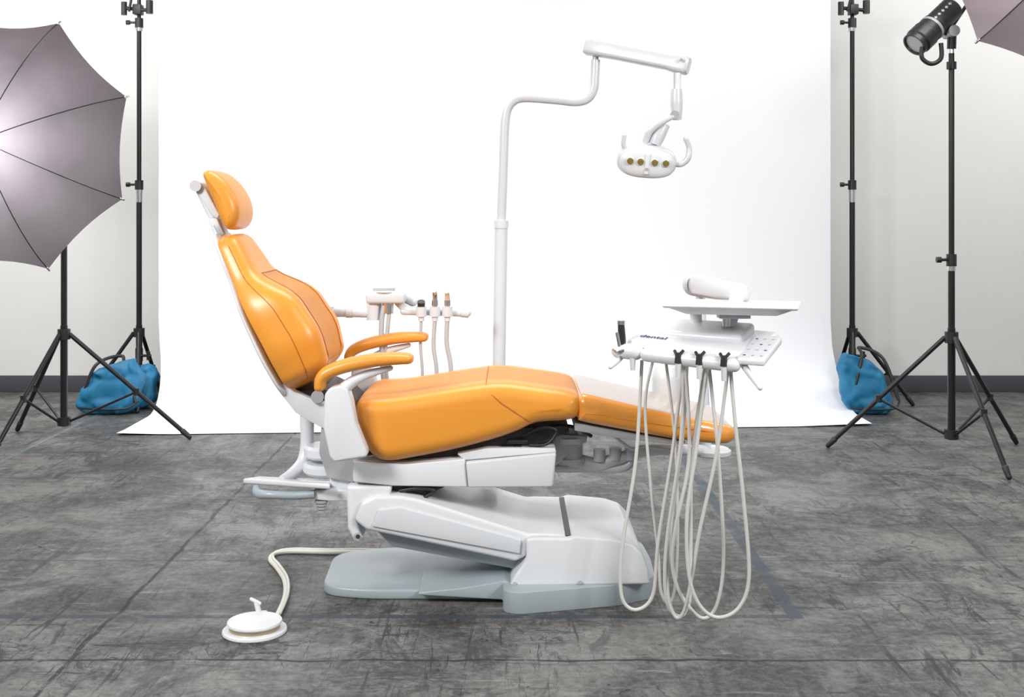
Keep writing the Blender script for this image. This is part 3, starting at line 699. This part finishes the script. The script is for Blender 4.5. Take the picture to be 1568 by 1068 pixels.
tube('block_rear_tab',[M(618,455,AY+.04),M(632,462,AY+.02)],.02,WHITEC,au,False,round_end=True)
for i,(u,top,m1) in enumerate(((645,462,BLACK),(666,446,CHROME),(685,448,TUBEW))):
    cyl('cradle_%d'%i,M(u,470,AY-.03),M(u,485,AY-.03),.021,WHITEC,au)
    tube('tip_%d'%i,[M(u,484,AY-.03),M(u,top+8,AY-.03),M(u-(1 if i else 0),top,AY-.04)],[.011,.010,.008] if i else [.012,.015,.015],m1,au)
    cyl('tip_band_%d'%i,M(u,468,AY-.03),M(u,460 if i else 466,AY-.03),.0125,CHROME,au)
    cyl('tip_collar_%d'%i,M(u,485,AY-.03),M(u,492,AY-.03),.012,WHITEC,au)
hs=lambda n,px,r: tube(n,[M(u,v,AY-.03) for u,v in px],r,HOSE2,au,n=10)
hs('hose_a',[(645,490),(644,530),(647,580),(640,640)],.006)
hs('hose_b',[(666,490),(664,530),(668,580),(650,650)],.008)
hs('hose_c',[(685,490),(684,525),(690,575),(670,650)],.009)
hs('hose_d',[(588,468),(584,500),(586,560),(592,640)],.010)
hs('hose_e',[(597,468),(594,500),(590,550),(600,640)],.008)

# ================================================================== foot control
pc=G(390,968); fcg=grp('foot_control_pedal',pc)
lathe('pedal_rim',[(0,0),(.098,0),(.101,.004),(.099,.010),(.088,.014),(0,.014)],pc,WHITE,fcg)
lathe('pedal_ring',[(0,.010),(.080,.010),(.080,.030),(.0,.030)],pc,BRASS,fcg)
lathe('pedal_dome',[(0,.027),(.083,.027),(.086,.031),(.084,.036),(.06,.042),(.02,.044),(0,.044)],pc,WHITE,fcg)
box('pedal_lug',pc+Vector((0,.085,.02)),(.04,.03,.03),WHITE,fcg,.006)
cyl('pedal_stem',pc+Vector((-.005,.080,.035)),pc+Vector((-.014,.085,.066)),.009,WHITE,fcg); tube('pedal_lever',[pc+Vector((-.030,.085,.074)),pc+Vector((-.002,.08,.062))],.006,WHITE,fcg,False,round_end=True)
cp=[(424,944),(436,915),(436,890),(424,870),(414,858),(420,849),(445,845),(500,846),(560,846),(620,848)]
tube('pedal_hose',[G(u,v,.010) for u,v in cp],.0085,CREAM,fcg,n=10); tube('pedal_hose_twin',[G(u+1,v-3,.010)+Vector((.006,.006,0)) for u,v in cp],.006,CREAM,fcg,n=8)

# ================================================================== lights
def area(name,loc,tgt,sx_,sy_,e,c=(1,1,1),spread=180):
    l=bpy.data.lights.new(name,'AREA'); l.shape='RECTANGLE'; l.size=sx_; l.size_y=sy_; l.energy=e; l.color=c; l.spread=math.radians(spread)
    o=bpy.data.objects.new(name,l); COL.objects.link(o); o.location=loc
    o.rotation_euler=(Vector(tgt)-Vector(loc)).to_track_quat('-Z','Y').to_euler(); return o
area('added_fill_backdrop_left',(-2.6,5.6,3.5),(-.8,7.7,1.4),1.2,1.2,43)  # added pair of area lights out of view, brighten the paper
area('added_fill_backdrop_right',(2.6,5.6,3.5),(.8,7.7,1.4),1.2,1.2,43)
area('added_fill_wall_left',(-4.3,6.4,3.7),(-3.6,8.4,1.6),.8,.8,46)  # added pair, no real lamps here, lift the back wall at both sides
area('added_fill_wall_right',(4.3,6.4,3.7),(3.6,8.4,1.6),.8,.8,42)
area('added_fill_overhead',(0,4.9,4.1),(0,4.4,0),2.2,1.4,40,spread=120)  # added unseen area light above the chair
area('added_key_left',(-2.6,1.2,2.9),(-.2,4.4,.9),1.0,1.0,46,spread=100)  # added left and right area lights out of view, brighten the chair's front
area('added_key_right',(2.8,1.4,2.8),(.3,4.4,.9),1.0,1.0,36,spread=100)
def pt(name,loc,e,r):
    l=bpy.data.lights.new(name,'POINT'); l.energy=e; l.shadow_soft_size=r; o=bpy.data.objects.new(name,l); COL.objects.link(o); o.location=loc
pt('flash_bulb',fl+aL*.30,72,.04)
w=bpy.data.worlds.new('studio_ambient'); sc.world=w; w.use_nodes=True
w.node_tree.nodes['Background'].inputs[0].default_value=(.97,.98,1,1); w.node_tree.nodes['Background'].inputs[1].default_value=.41
sc.view_settings.view_transform='Standard'
# ------------------------------------------------------------------ camera
cam=bpy.data.cameras.new('camera'); co=bpy.data.objects.new('camera',cam); COL.objects.link(co); sc.camera=co
co.location=(0,0,H); co.rotation_euler=(math.pi/2,0,0)
cam.sensor_width=36; cam.lens=36*F/1568; cam.shift_y=-(534-CV)/1568; cam.clip_end=60
if ZOOM:
    u,v,k=ZOOM; cam.lens*=k; cam.shift_x=(u-784)/1568*k; cam.shift_y=-(v-CV)/1568*k
